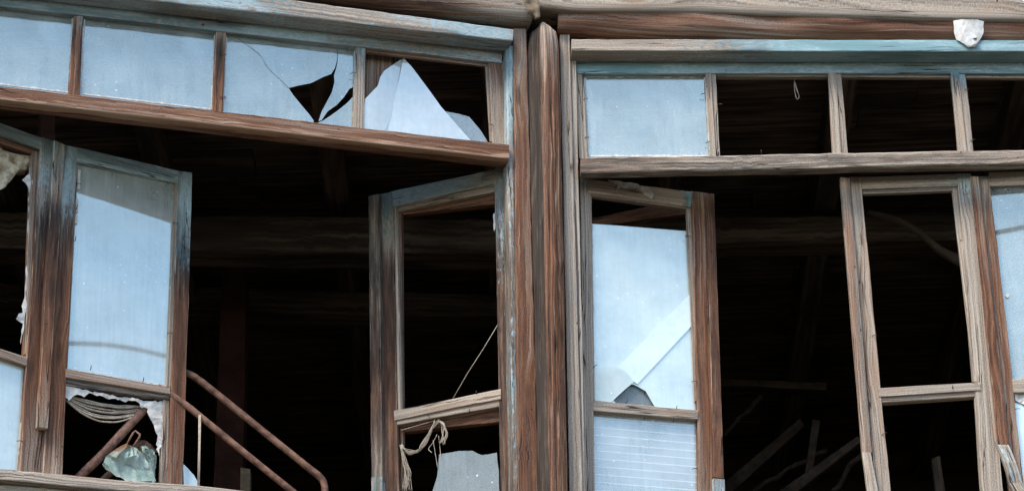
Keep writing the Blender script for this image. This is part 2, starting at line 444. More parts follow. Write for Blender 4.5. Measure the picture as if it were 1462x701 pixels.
board('stile', ((697, 86), (727, 88)), ((704, 206), (726, 210)), mul, .045, [(0, (.1, .7, .3)), (.3, (.05, .5, .25)), (1, (.15, .0, .15))], tl)
board('stile', ((-150, -15), (-120, -15)), ((-150, 110), (-122, 112)), mul, .045, (.3, .4, .2), tl)
bd = FL.off(.004)
board('glazing_bead', ((522, 70), (523, 74)), ((698, 90), (698, 96)), bd, .012, (.0, .6, .2), tl, bev=.001, wob=.001)
board('glazing_bead', ((693, 92), (698, 92)), ((700, 202), (705, 203)), bd, .012, (.0, .4, .2), tl, bev=.001, wob=.001)
gp = FL.off(-.006)
sheet('glass_pane', [(-122, -10), (106, 17), (101, 136), (-124, 108)], gp, .003, 'dusty_glass', tl)
sheet('glass_pane', [(119, 22), (309, 42), (304, 160), (114, 138)], gp, .003, 'dusty_glass', tl)
putty([(121, 24), (307, 43), (302, 156), (116, 134)], gp, tl, (0, 1, 2, 3), 1.2)
putty([(-120, -8), (104, 19), (99, 132), (-120, 106)], gp, tl, (1, 2), 1.2)
putty([(324, 47), (507, 67), (505, 179), (319, 158)], gp, tl, (1, 3), 1.0)
# cracked pane: three pieces still in place
pieceA = [(322, 46), (482, 66), (481, 88), (478, 98), (473, 106), (462, 110), (444, 119), (428, 122), (412, 126),
          (420, 138), (432, 152), (441, 163), (448, 172), (447, 178), (318, 164)]
pieceB = [(482.6, 66), (508, 69), (506, 124), (499, 127), (491, 139), (481, 150), (468, 159), (459, 172), (455, 173),
          (459, 160), (466, 147), (474, 132), (477.5, 118), (477, 108), (480, 98), (482, 88)]
pieceC = [(448, 178), (456, 174.5), (461, 172.5), (474, 164), (485, 156), (497, 146), (506, 136), (505, 186)]
sheet('broken_pane', pieceA, gp, .003, 'dusty_glass', tl)
sheet('broken_pane', pieceB, Plane(gp.at(490, 110), 17.2), .003, 'dusty_glass', tl)
sheet('broken_pane', pieceC, gp, .003, 'dusty_glass', tl)
ck = catmull([gp.off(.001).at(*q) for q in ((338, 54), (352, 64), (372, 80), (383, 98), (398, 112), (412, 126))], 4)
tube('crack', ck, .0006, 'nail_iron', tl, 5)
# smashed pane: a tall white shard and a low clear one
SHP = FL.off(-.012).at(560, 150)
sheet('glass_shard', [(576, 83), (559, 165), (549, 189), (518, 186), (521, 142), (540, 122), (543, 110), (549, 101)], Plane(SHP, 27), .003, 'clear_shard', tl)
sheet('glass_shard', [(576, 83), (588, 96), (597, 108), (612, 128), (630, 153), (652, 178), (674, 203), (549, 189), (559, 165)], Plane(SHP, 17), .003, 'clear_shard', tl)
sheet('glass_shard', [(521, 141), (538, 150), (556, 156), (577, 160), (599, 158), (615, 157), (634, 159), (656, 163), (670, 167), (686, 186), (698, 205), (518, 186)],
      FL.off(-.024), .003, 'thin_shard', tl)
for a in ((319, 78, 5), (319, 138, -5), (505, 104, 8), (300, 37, 100), (495, 70, 130), (62, 14, 110), (318, 140, -6), (701, 178, -20)):
    nail(a[0], a[1], mul if a[0] in (319, 505, 318, 701) else gp, tl, a[2], .02)
naildot(290, 36, FL.off(.021), tl, .005)

tag(board('transom_beam', ((-150, 106), (-150, 125)), ((727, 206), (727, 227)), FL.off(.075), .075,
    [(0, (.0, .9, .25)), (.35, (.0, .72, .1)), (.7, (0, .75, .15)), (1, (0, .95, .3))], bev=.005, wob=.003, wear=(.3, 1.0), wearmid=.5),
    'warm brown beam running under the left strip of panes, over the two opened sashes', 'beam')
hd = board('head_board', ((-150, -75), (-150, -40)), ((733, 42), (732, 59)), FL.off(.11), .086,
    [(0, (.6, 0, .1)), (.55, (.52, 0, .05)), (.72, (.46, .0, .1)), (.84, (.45, .0, .05)), (.93, (.6, .05, .0)), (1, (.55, .3, .0))], bev=.005)
tag(hd, 'teal painted board jutting out over the left strip of panes, flaking near the corner post', 'board')

# ================================================================== RIGHT BAY: transom
tr = thing('transom_window', 'strip of panes right of the log post, one pane whole and three empty', 'window', FR.at(1130, 230))
railR = FR.off(.02)
board('bottom_rail', ((829, 226), (829, 244)), ((1640, 211), (1640, 229)), FR.off(.012), .05, (.1, .2, .3), tr)
board('bottom_rail', ((-150, 112), (-150, 128)), ((727, 210), (727, 226)), FL.off(-.004), .05, (.1, .4, .4), tl)
board('top_rail', ((822, 84), (824, 105)), ((1640, 86), (1640, 105)), railR, .05, [(0, (.69, .1, 0)), (.2, (.64, .1, .0)), (.6, (.63, .05, .0)), (1, (.67, .0, 0))], tr)
mulR = FR.off(.014)
board('glazing_bead', ((834, 105), (834, 108)), ((1640, 105), (1640, 113)), FR.off(.004), .02, (.1, .2, .15), tr, bev=.002)
board('stile', ((821, 104), (833, 104)), ((827, 226), (839, 226)), mulR, .045, (.12, .05, .1), tr)
for e0, e1, tn in ((((1007, 104), (1022, 104)), ((1014, 224), (1029, 224)), (.2, .0, .05)),
                   (((1183, 104), (1201, 104)), ((1190, 222), (1211, 222)), (.12, .05, .05)),
                   (((1358, 103), (1378, 103)), ((1369, 218), (1390, 218)), [(0, (.7, 0, .05)), (.3, (.25, 0, .1)), (1, (.05, 0, .1))]),
                   (((1540, 103), (1558, 103)), ((1552, 216), (1572, 216)), (.2, .1, .1))):
    m = board('mullion', e0, e1, mulR, .035, tn, tr, wob=.003)
    (x0, y0), (x1, y1) = e0[0], e1[0]
    board('bead', ((x0-.5, y0), (e0[0][0]*.45+e0[1][0]*.55, y0)), ((x1-.5, y1), (e1[0][0]*.45+e1[1][0]*.55, y1)), FR.off(.021), .0065, tn, m, bev=.001)
gpR = FR.off(-.004)
sheet('glass_pane', [(833, 109), (1008, 109), (1015, 226), (839, 226)], gpR, .003, 'dusty_glass', tr)
putty([(835, 109), (1007, 109), (1014, 223), (840, 223)], gpR, tr, (0, 1, 2, 3), 1.6)
for a in ((836, 141, 10), (838, 196, -10), (1004, 134, 5), (1011, 203, 5), (1028, 149, 0), (1087, 217, 95), (834, 105, 90), (1380, 128, 0), (1389, 200, 20)):
    nail(a[0], a[1], mulR, tr, a[2], .018)
tag(board('transom_beam', ((829, 225), (829, 247)), ((1640, 210), (1640, 230)), FR.off(.08), .05,
    [(0, (.08, .3, .5)), (.12, (.1, .25, .45)), (.4, (.1, .05, .4)), (1, (.05, .0, .32))], bev=.006, wob=.004),
    'grey brown beam with a chipped lower edge, over the milky glazed and empty grey sashes', 'beam')
tag(board('head_board', ((816, 56), (816, 73)), ((1640, 58), (1640, 74)), FR.off(.105), .083,
    [(0, (.3, .05, 0)), (.22, (.45, 0, 0)), (.36, (.68, 0, 0)), (.75, (.67, 0, 0)), (1, (.63, 0, 0))], bev=.004),
    'bright blue painted board jutting out over the strip of panes right of the log post', 'board')

# ================================================================== CORNER: boards and log
jb = board('corner_board', ((733, 41), (752, 42)), ((741, 790), (772, 790)), FL.off(.06), .075,
    [(0, (.05, .55, .2)), (.25, (.03, .8, .2)), (.6, (.0, .85, .22)), (1, (.0, .95, .34))], bev=.005, wob=.002, wear=(.15, .3))
tag(jb, 'flat reddish plank standing against the dark side of the log post', 'plank')
sb = board('jamb_strip', ((722, 66), (733, 66)), ((735, 790), (742, 790)), FL.off(.052), .07,
    [(0, (.66, 0, 0)), (.2, (.5, .1, .2)), (.45, (.35, .3, .5)), (.7, (.5, .2, .5)), (1, (.3, .3, .5))], bev=.006, wear=(.1, .1))
tag(sb, 'narrow blue painted strip between the reddish plank and the opened sash', 'trim')

def log_post():
    pl_ = FR.off(.125); n = 44; uo, vo = 3.7, 11.2
    rings, uvs, tones = [], [], []
    px = [(756, 34), (776, 27), (797, 38)]
    for i in range(n+1):
        s = i/n
        yl = 31 + s*(790-31)
        L = pl_.at(755.8+17.5*s, yl); R_ = pl_.at(797+14*s, yl); c = (L+R_)/2; w = (R_-L).length/2
        c = c - pl_.n*w*.9
        ring = []; tn = []
        nk = 84
        for k in range(nk):
            a = 2*math.pi*k/nk      # 0 = towards +d (right), pi/2 = outwards
            rx = w*(1+.05*noise.noise(Vector((math.cos(a)*1.3, math.sin(a)*1.3, s*9))) + .03*noise.noise(Vector((math.cos(a)*4, math.sin(a)*4, s*3))))
            # hewn flat on the left flank
            ca, sa = math.cos(a), math.sin(a)
            flat = max(0.0, -(ca*.72) + sa*.69 - .80)
            x, y = ca*rx, sa*rx*.95
            sqr = 1/max(abs(math.cos(a-.95)), abs(math.sin(a-.95)))**.55; x *= sqr*.93; y *= sqr*.93
            x += flat*w*.55*.72; y -= flat*w*.55*.69
            # knots swell, checks cut in
            for (ks, ka, kr) in ((.455, 1.05, .012), (.70, 1.1, .01), (.25, 1.2, .006), (.12, .9, .004)):
                da = (a-ka); ds = (s-ks)*2.0
                g = math.exp(-(da*da*5+ds*ds*900)); x += ca*g*kr; y += sa*g*kr
            for (ca_, dep) in ((1.38, .011), (.72, .008), (1.68, .012), (1.08, .009), (.98, .006), (.35, .008)):
                wv = ca_ + .12*math.sin(s*9+ca_*7); q = math.exp(-((a-wv)/.045)**2)*dep*(.15+.85*max(0, math.sin(s*13+ca_*11)))
                x -= ca*q; y -= sa*q
            top = 0
            if i == 0: top = -.02*abs(ca) - .006*noise.noise(Vector((k*.7, 0, 0))); x *= .8; y *= .8
            if i == 1: x *= .95; y *= .95; top = -.01*abs(ca)
            ring.append(c + pl_.d*x + pl_.n*y + Vector((0, 0, top)))
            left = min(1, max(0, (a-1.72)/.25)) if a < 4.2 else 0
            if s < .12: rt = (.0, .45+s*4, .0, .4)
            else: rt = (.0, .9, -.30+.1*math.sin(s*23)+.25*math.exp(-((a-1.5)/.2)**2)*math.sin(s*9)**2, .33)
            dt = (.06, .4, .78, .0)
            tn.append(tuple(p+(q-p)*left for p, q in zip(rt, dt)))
        rings.append(ring); tones.append(tn)
        uvs.append((uo+s*1.95, [vo+k*2*math.pi*w/nk for k in range(nk+1)]))
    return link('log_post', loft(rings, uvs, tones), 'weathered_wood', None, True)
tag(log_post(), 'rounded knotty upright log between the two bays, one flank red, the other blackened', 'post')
tag(board('corner_board', ((799, 50), (813, 50)), ((815, 790), (834, 790)), FR.off(.05), .07, [(0, (.0, -.15, -.25)), (.4, (.0, -.1, -.25)), (.65, (0, .15, -.2)), (1, (0, .25, -.15))], bev=.003, wob=.002, wear=(.45, .5), wearmid=.3),
    'bare grey plank with curling grain standing on the pale side of the log post', 'plank')
tag(board('jamb_strip', ((812.5, 72), (822, 74)), ((833, 790), (838, 790)), FR.off(.036), .06, [(0, (.15, 0, -.1)), (.3, (.2, .0, -.1)), (1, (0, .15, -.1))], wob=.002),
    'slim grey strip between the bare grey plank and the milky glazed sash', 'trim')

# ================================================================== SASHES
BR = (.03, .85, .18)
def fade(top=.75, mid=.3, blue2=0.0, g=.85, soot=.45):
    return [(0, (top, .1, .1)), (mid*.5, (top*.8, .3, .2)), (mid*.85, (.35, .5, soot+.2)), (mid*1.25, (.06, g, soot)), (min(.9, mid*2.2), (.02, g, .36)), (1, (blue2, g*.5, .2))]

# --- sash 1 (cut by the picture edge)
w1 = thing('casement_sash', 'blue grey sash with beige foam stuffed in its smashed upper pane', 'window', S1.at(40, 690))
board('top_rail', ((-120, 134), (-120, 152)), ((60, 197), (59, 213)), S1, .045, (.57, .0, .15), w1)
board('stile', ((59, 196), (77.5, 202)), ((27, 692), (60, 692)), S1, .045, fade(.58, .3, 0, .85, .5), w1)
board('glazing_bead', ((-120, 153), (-120, 166)), ((59, 213), (56, 224)), S1.off(-.012), .02, (.02, .9, .45), w1, bev=.002)
board('glazing_bead', ((45, 216), (58, 218)), ((36, 505), (47, 507)), S1.off(-.012), .02, (.0, .45, .35), w1, bev=.002)
board('glazing_bead', ((36, 520), (43, 521)), ((25, 690), (31, 690)), S1.off(-.012), .02, (.0, .25, .15), w1, bev=.002)
board('middle_rail', ((-120, 458), (-120, 471)), ((39, 510), (38, 522)), S1.off(.003), .04, (.0, .35, .1), w1)
sheet('glass_pane', [(-118, 475), (37, 523), (27, 690), (-118, 650)], S1.off(-.02), .003, 'milky_glass', w1)
nail(29, 629, S1, w1, 0, .02)
# foam: crumpled lump jammed in the upper corner of the opening
def foam_lump(name, outline, plane, depth, parent=None, seed=0, mat='foam', freq=26):
    P = [plane.at(*q) for q in outline]
    bm = bmesh.new(); F = [bm.verts.new(p) for p in P]; f = bm.faces.new(F)
    ex = bmesh.ops.extrude_face_region(bm, geom=[f])
    for x in [g for g in ex['geom'] if isinstance(g, bmesh.types.BMVert)]: x.co -= plane.n*depth
    bmesh.ops.triangulate(bm, faces=bm.faces[:])
    for _ in range(4):
        le = [e for e in bm.edges if e.calc_length() > .02]
        if le: bmesh.ops.subdivide_edges(bm, edges=le, cuts=1, use_grid_fill=False)
        bmesh.ops.triangulate(bm, faces=[q for q in bm.faces if len(q.verts) > 3])
    bm.normal_update()
    for x in bm.verts:
        q = x.co*freq + Vector((seed, 0, 0))
        x.co += x.normal*(.014*noise.noise(q)+.007*noise.noise(q*2.3)) + Vector((0, 0, .006*noise.noise(q*1.7+Vector((5, 5, 5)))))
    bmesh.ops.recalc_face_normals(bm, faces=bm.faces[:])
    return link(name, bm, mat, parent, True)
tag(foam_lump('foam_stuffing', jag([(-60, 186), (-20, 204), (22, 219), (46, 224), (44, 240), (36, 243), (30, 236), (22, 246), (10, 262), (4, 268), (-20, 285), (-60, 290)], 2.5, 8), S1.off(-.03), .05, None, 3),
    'crumpled beige foam stuffed into the upper corner of the smashed pane', 'foam')
strip = [(46, 224), (45.5, 260), (44, 300), (43, 350), (40, 400), (37, 440), (34, 470), (30, 490), (31.0, 470), (33.0, 462), (23.0, 456), (27.0, 448), (33.0, 446), (32.0, 436), (36.0, 425), (36.0, 412), (38.0, 400), (37.0, 388), (39.7, 376), (40.0, 352), (40.9, 340), (39.0, 328), (40.0, 318), (42.1, 306), (41.0, 300), (42.7, 290), (40.0, 285), (43.0, 278), (40.0, 266), (32.0, 256), (43.0, 248)]
tag(sheet('paper_strip', jag(strip, .7, 4), S1.off(-.016), .003, 'paper', None, lambda x, y: .008*noise.noise(Vector((x*.12, y*.05, 3)))),
    'ragged white paper strip clinging down the edge of the smashed pane', 'paper')

# --- cover batten on the closing seam
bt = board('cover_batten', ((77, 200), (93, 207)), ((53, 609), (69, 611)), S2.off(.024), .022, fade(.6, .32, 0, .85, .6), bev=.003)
tag(bt, 'dark weathered batten over the seam between the foam stuffed sash and the blue glazed sash', 'batten')
# --- sash 2
w2 = thing('casement_sash', 'half open sash, big blue pane over a smashed lower one, beside the rusty pipes', 'window', S2.at(160, 690))
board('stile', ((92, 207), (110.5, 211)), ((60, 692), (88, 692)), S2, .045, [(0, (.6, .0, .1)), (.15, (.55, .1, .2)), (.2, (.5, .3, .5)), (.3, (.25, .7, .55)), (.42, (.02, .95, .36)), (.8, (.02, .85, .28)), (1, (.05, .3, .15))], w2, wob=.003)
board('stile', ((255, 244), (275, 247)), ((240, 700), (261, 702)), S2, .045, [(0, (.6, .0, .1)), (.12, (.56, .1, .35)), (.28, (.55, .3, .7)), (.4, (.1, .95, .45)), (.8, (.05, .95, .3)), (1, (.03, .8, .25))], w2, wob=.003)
board('top_rail', ((110, 210), (110, 232)), ((256, 244), (254, 261)), S2.off(-.002), .04, (.6, .0, .15), w2)
board('middle_rail', ((94, 526), (94, 538)), ((243, 552), (243, 562)), S2.off(.004), .045, (.0, .45, .05), w2)
board('rail_lip', ((94, 537), (94, 549)), ((243, 561), (242, 571)), S2.off(-.006), .03, (.0, .2, .55), w2)
board('bottom_rail', ((87, 676), (87, 694)), ((241, 694), (241, 712)), S2.off(-.002), .04, (.1, .5, .2), w2)
board('glazing_bead', ((233, 570), (242, 571)), ((229, 700), (240, 700)), S2.off(-.01), .02, (.0, .35, .25), w2, bev=.002)
board('glazing_bead', ((109.5, 230), (112, 230)), ((94, 524), (96.5, 524)), S2.off(-.008), .012, (.0, .1, .05), w2, bev=.001)
board('glazing_bead', ((250, 260), (254.5, 261)), ((238, 551), (244, 552)), S2.off(-.008), .012, (.0, .3, .2), w2, bev=.001)
sheet('glass_pane', [(109, 230), (254, 260), (241, 553), (93, 528)], S2.off(-.02), .003, 'bright_glass', w2)
putty([(111, 231), (251, 261), (239, 551), (95, 527)], S2.off(-.018), w2, (1, 2, 3), 1.3)
for a in ((112, 262, 0), (110, 295, 90), (108, 340, 85), (130, 524, 90), (205, 541, 90), (251, 318, 0), (88, 637, 0), (243, 475, 0)): nail(a[0], a[1], S2.off(-.006), w2, a[2], .018)
for q in ((111, 242, 116, 270), (109, 284, 113, 303), (108, 306, 112, 320)):
    sheet('putty', jag([(q[0], q[1]), (q[2]-.5, q[1]+1), (q[2]-1.5, q[3]), (q[0]-1, q[3]-1)], .5, 5), S2.off(-.012), .006, 'paper', w2)
# torn paper round the smashed lower pane
tag(sheet('paper_strip', jag([(94, 549), (106, 552), (122, 556), (140, 560), (160, 564), (196, 570), (233, 573), (232, 600), (231, 630), (227, 650), (224, 640), (226, 622), (220, 606), (213, 596), (211, 583), (200, 580), (196, 574), (176, 571), (160, 569), (146, 566), (128, 561), (120, 566), (108, 563), (98, 572), (93, 566)], 1.5, 3.5), S2.off(-.014), .003, 'paper', None, lambda x, y: .012*noise.noise(Vector((x*.07, y*.07, 8)))),
    'ragged white paper round the smashed lower pane above the rusty pipe', 'paper')
bmr = bmesh.new()
for k in range(17):
    f = k/16; s0 = Vector(); sag = rnd.uniform(8, 27)*(.35+.65*f)+3
    p0 = (92+rnd.uniform(-1, 3), 562+f*8); p1 = (216+rnd.uniform(-5, 4), 580+f*6)
    pp = S2.off(-.03-.02*rnd.random())
    pts = [pp.at(p0[0]+(p1[0]-p0[0])*t, p0[1]+(p1[1]-p0[1])*t+sag*math.sin(math.pi*t**.85)+rnd.uniform(-.6, .6)) for t in [i/10 for i in range(11)]]
    tube('', catmull(pts, 3), .0032*rnd.uniform(.7, 1.2), 'cord', None, 6, bmr)
bmesh.ops.recalc_face_normals(bmr, faces=bmr.faces[:])
tag(link('cord_bundle', bmr, 'cord', None, True), 'slack bundle of beige cords sagging across the smashed lower pane', 'cords')

# --- sash 3
w3 = thing('casement_sash', 'empty sash swung inward by the reddish plank, grey glass shard left at its bottom', 'window', S3.at(640, 780))
st3 = [(0, (.6, .05, .1)), (.12, (.52, .2, .3)), (.22, (.25, .7, .6)), (.5, (.05, .9, .55)), (.85, (.04, .8, .5)), (1, (.1, .5, .4))]
board('stile', ((541, 278), (560, 274)), ((546, 800), (571, 796)), S3, .045, st3, w3, wob=.003)
board('cover_batten', ((526, 280), (541, 277)), ((530, 690), (546, 687)), S3.off(.02), .024, [(0, (.4, 0, .45)), (.3, (.3, .3, .6)), (.7, (.12, .6, .5)), (1, (.3, .3, .5))], w3)
board('cover_batten', ((530, 681), (545.5, 680)), ((531, 800), (547, 798)), S3.off(.022), .026, (.55, .0, .3), w3)
board('stile', ((705.5, 240), (727, 236)), ((716, 800), (737, 796)), S3, .045, [(0, (.6, .05, .15)), (.15, (.5, .2, .55)), (.35, (.3, .6, .65)), (.6, (.12, .75, .55)), (1, (.1, .8, .5))], w3)
board('top_rail', ((558, 273), (559, 295)), ((707, 242), (706, 262)), S3.off(-.002), .04, [(0, (.62, 0, .1)), (1, (.5, 0, .05))], w3)
board('glazing_bead', ((566, 294), (566, 302)), ((706, 264), (706, 274)), S3.off(-.014), .02, (.05, .2, .2), w3, bev=.002)
board('back_rail', ((568, 300), (568, 307)), ((706, 274), (706, 291)), S3.off(-.035), .03, (.0, .95, .3), w3, bev=.002)
board('glazing_bead', ((559.5, 293), (567, 292)), ((565, 588), (573, 586)), S3.off(-.008), .016, [(0, (.3, 0, .2)), (1, (.0, .1, .1))], w3, bev=.002)
board('glazing_bead', ((567, 300), (572, 300)), ((572, 800), (576, 800)), S3.off(-.024), .02, (.0, .6, .25), w3, bev=.002)
board('middle_rail', ((562, 586), (563, 600)), ((715, 555), (715, 569)), S3.off(.006), .04, (.0, .15, .1), w3, wob=.003)
board('rail_lip', ((563, 599), (563, 607)), ((715, 568), (715, 579)), S3.off(-.002), .03, (.0, .15, .3), w3, bev=.002)
board('back_rail', ((570, 606), (570, 617)), ((713, 581), (713, 601)), S3.off(-.03), .03, (.0, .9, .4), w3)
sheet('glass_shard', jag([(627, 648), (640, 646), (655, 643.5), (675, 643), (680, 646), (687, 649), (697, 648), (709, 645.5), (712, 672), (716, 790), (600, 790), (608, 725), (617, 702), (624, 680), (626, 662)], .5, 12), S3.off(-.02), .004, 'grey_shard', w3)
board('bottom_rail', ((546, 775), (546, 800)), ((737, 770), (737, 795)), S3.off(.004), .04, (.2, .5, .2), w3)
sheet('putty', jag([(704, 306), (706, 304), (707, 326), (705, 330)], .6, 4), S3.off(.001), .004, 'paper', w3)
for a in ((612, 592, 80), (670, 585, 90), (680, 560, 85), (712, 466, 20)): nail(a[0], a[1], S3.off(.004), w3, a[2], .016)
tag(tube('string', [S3.off(-.015).at(*q) for q in ((711, 463), (690, 498), (668, 532), (646, 570))], .0016, 'cord', None, 5),
    'thin string stretched slantwise across the empty inward swung sash', 'string')
bmy = bmesh.new()
def strand(pts, pl_, r=.0011, j=2.0):
    pts = [pl_.off(rnd.uniform(-.012, .012)).at(x+rnd.uniform(-j, j), y+rnd.uniform(-j, j)) for x, y in pts]
    tube('', catmull(pts, 4), r, 'cord', None, 5, bmy)
YP = S3.off(-.012)
for k in range(16): strand(((624+rnd.uniform(-3, 3), 600), (614, 616), (605+rnd.uniform(-4, 4), 634), (596, 644), (583, 645+rnd.uniform(-3, 3)), (573, 636+rnd.uniform(-1, 2))), YP)
for k in range(12): strand(((626, 599), (632, 606), (634+rnd.uniform(-4, 4), 618), (632+rnd.uniform(-5, 5), 633)), YP)
for k in range(16): strand(((573, 636), (575+rnd.uniform(-2, 4), 655), (581+rnd.uniform(-5, 5), 675), (579+rnd.uniform(-6, 8), 700)), YP, .0011, 2.6)
for q in (((618, 628), (622, 650), (625, 668)), ((626, 622), (628, 640), (629, 655)), ((624, 620), (618, 632), (612, 640), (617, 646)), ((573, 614), (600, 606), (622, 600))): strand(q, YP, .0013, .4)
bmesh.ops.recalc_face_normals(bmy, faces=bmy.faces[:])
tag(link('yarn_tangle', bmy, 'cord', None, True), 'frayed pale yarn hanging in loops from the middle rail above the grey glass shard', 'yarn')

# --- sash 4
w4 = thing('casement_sash', 'sash with milky glass crossed by a pale slanting band, over a ribbed lower pane', 'window', S4.at(920, 780))
board('stile', ((828, 254), (843, 257)), ((835, 800), (851, 800)), S4, .045, [(0, (.55, 0, .05)), (.06, (.2, .05, .05)), (.35, (.02, .05, .1)), (.7, (0, .3, .05)), (1, (0, .3, .05))], w4, wob=.003)
board('top_rail', ((839, 255), (839, 275)), ((988, 274), (987, 295)), S4.off(.003), .045, [(0, (.3, .0, .0)), (.8, (.1, .05, .0)), (1, (.75, 0, 0))], w4)
board('glazing_bead', ((843, 274), (843, 279)), ((987, 294), (987, 299)), S4.off(-.004), .02, (.0, .45, .2), w4, bev=.002)
st4 = [(0, (.3, .3, .2)), (.06, (.05, .75, .3)), (.6, (.02, .9, .32)), (.85, (.02, .6, .25)), (1, (.05, .5, .2))]
board('stile', ((987, 273), (1011, 276)), ((1001, 800), (1021, 800)), S4, .045, st4, w4, wob=.003)
board('cover_batten', ((1009, 276), (1020, 277)), ((1019, 680), (1034, 683)), S4.off(.016), .024, [(0, (.25, .5, .2)), (.06, (.0, .85, .45)), (.6, (0, .9, .5)), (1, (.05, .9, .3))], w4)
board('cover_batten', ((1018.5, 682), (1035, 684)), ((1022, 800), (1038, 800)), S4.off(.017), .025, (.52, .0, .35), w4)
board('glazing_bead', ((980, 296), (987, 297)), ((993, 572), (999, 572)), S4.off(-.006), .014, (.0, .35, .2), w4, bev=.001)
board('glazing_bead', ((842, 275), (844.5, 275)), ((846, 571), (849.5, 571)), S4.off(-.006), .014, (.05, .05, .1), w4, bev=.001)
board('middle_rail', ((847, 572), (847, 586)), ((997, 585), (996, 598)), S4.off(.004), .04, (.02, .1, .12), w4)
board('bottom_rail', ((846, 775), (846, 800)), ((1003, 786), (1003, 812)), S4.off(.002), .04, (.3, .4, .2), w4)
gl4 = S4.off(-.022)
sheet('glass_pane', [(843, 319.5), (880, 322), (930, 326), (986, 330.5), (996, 587), (936, 582), (930, 572), (922, 558), (906, 549), (900, 548), (876, 571), (880, 576), (846, 573)], gl4, .003, 'milky_glass', w4)
sheet('pale_overlay', [(993, 412), (995, 457), (955, 500), (910, 548), (880, 526)], gl4.off(.004), .002, 'pale_overlay', w4)  # paler slanting band laid over the milky pane
sheet('pale_overlay', [(847, 529), (855, 525.5), (865, 524), (876, 523.5), (885, 525.5), (893, 530), (900, 537), (905, 545), (892, 556), (882, 565), (873, 574), (847, 571)], gl4.off(.0075), .002, 'sandy_film', w4)
sheet('break_fill', [(905, 546), (912, 549.5), (919, 555), (926, 563), (932, 572), (937, 583), (871, 574), (880, 566), (892, 556)], gl4.off(-.012), .003, 'grey_shard', w4)  # grey sheet behind the break, standing in for the dark of the hole
sheet('ribbed_pane', [(848, 587), (996, 599), (1003, 800), (848, 790)], gl4, .003, 'ribbed_glass', w4)
board('back_rail', ((843, 312), (843, 324)), ((985, 283), (985, 305)), S4.off(-.12), .03, (.0, .95, .4), w4)
putty([(845, 321), (984, 331), (995, 585), (848, 571)], gl4, w4, (1, 3), 1.3)
for a in ((850, 522, 40), (992, 544, 0), (895, 573, 60), (966, 582, 80), (920, 595, 90), (962, 598, 90), (993, 668, 5), (983, 337, 0)): nail(a[0], a[1], S4.off(-.002), w4, a[2], .02)
for y in (330, 380, 432, 480, 586, 668): naildot(1011+ (y-330)*.03, y, S4.off(.017), w4)
tag(sheet('peeling_paper', jag([(868, 257), (884, 259), (905, 262), (925, 268), (934, 277), (930, 285), (922, 280), (914, 272), (900, 268), (886, 268), (880, 272), (882, 264)], 1.0, 5), S4.off(.006), .002, 'paper', None, lambda x, y: .004*math.sin(x*.3)),
    'curled scrap of pale paper stuck on the top rail of the milky glazed sash', 'paper')

# --- sash 5
w5 = thing('casement_sash', 'empty grey sash, both its panes gone, leaning under the chipped grey beam', 'window', S5.at(1320, 780))
gy = [(0, (.5, .0, .05)), (.1, (.25, .05, .1)), (.4, (.02, .25, .1)), (.7, (.0, .3, .05)), (1, (.05, .0, .05))]
board('stile', ((1213, 253), (1229, 253)), ((1258, 800), (1281, 800)), S5, .045, gy, w5, wob=.004)
board('cover_batten', ((1199, 253), (1213, 254)), ((1231, 645), (1245, 645)), S5.off(.016), .024, [(0, (.4, .1, .1)), (.2, (.05, .45, .1)), (1, (.0, .55, .1))], w5)
board('batten_end', ((1231, 645), (1244, 645)), ((1252, 800), (1270, 800)), S5.off(.018), .026, (.15, .0, .15), w5, bow=-.01, wob=.004)
board('top_rail', ((1227, 253), (1228, 271)), ((1367, 248), (1367, 265)), S5.off(-.002), .04, (.42, .0, .12), w5)
board('glazing_bead', ((1229, 271), (1230, 277)), ((1367, 265), (1367, 272)), S5.off(-.012), .02, (.1, .1, .1), w5, bev=.002)
board('stile', ((1366, 248), (1386, 248)), ((1411, 800), (1442, 800)), S5, .045, [(0, (.6, .0, .1)), (.15, (.2, .0, .1)), (.4, (.03, .15, .05)), (1, (.08, .0, .05))], w5, wob=.004)
board('glazing_bead', ((1359, 270), (1367, 270)), ((1391, 546), (1398, 546)), S5.off(-.008), .016, (.12, .0, .05), w5, bev=.002)
board('glazing_bead', ((1391, 566), (1400, 565)), ((1411, 800), (1422, 800)), S5.off(-.008), .016, (.08, .0, .1), w5, bev=.002)
board('middle_rail', ((1254, 554), (1255, 566)), ((1400, 545), (1400, 557)), S5.off(.004), .04, (.0, .0, .05), w5, wob=.003)
board('rail_lip', ((1255, 566), (1255, 575)), ((1399, 557), (1399, 565)), S5.off(-.004), .03, (.0, .2, .2), w5)
board('bottom_rail', ((1258, 778), (1258, 800)), ((1441, 775), (1441, 800)), S5.off(.003), .04, (.1, .1, .1), w5)
for a in ((1249, 478, 0), (1263, 618, 20), (1391, 545, 0), (1360, 552, 85), (1228, 400, 80)): nail(a[0], a[1], S5.off(.002), w5, a[2], .018)
for q in ((1220, 380), (1229, 470), (1243, 575)): naildot(q[0], q[1], S5.off(.018), w5)

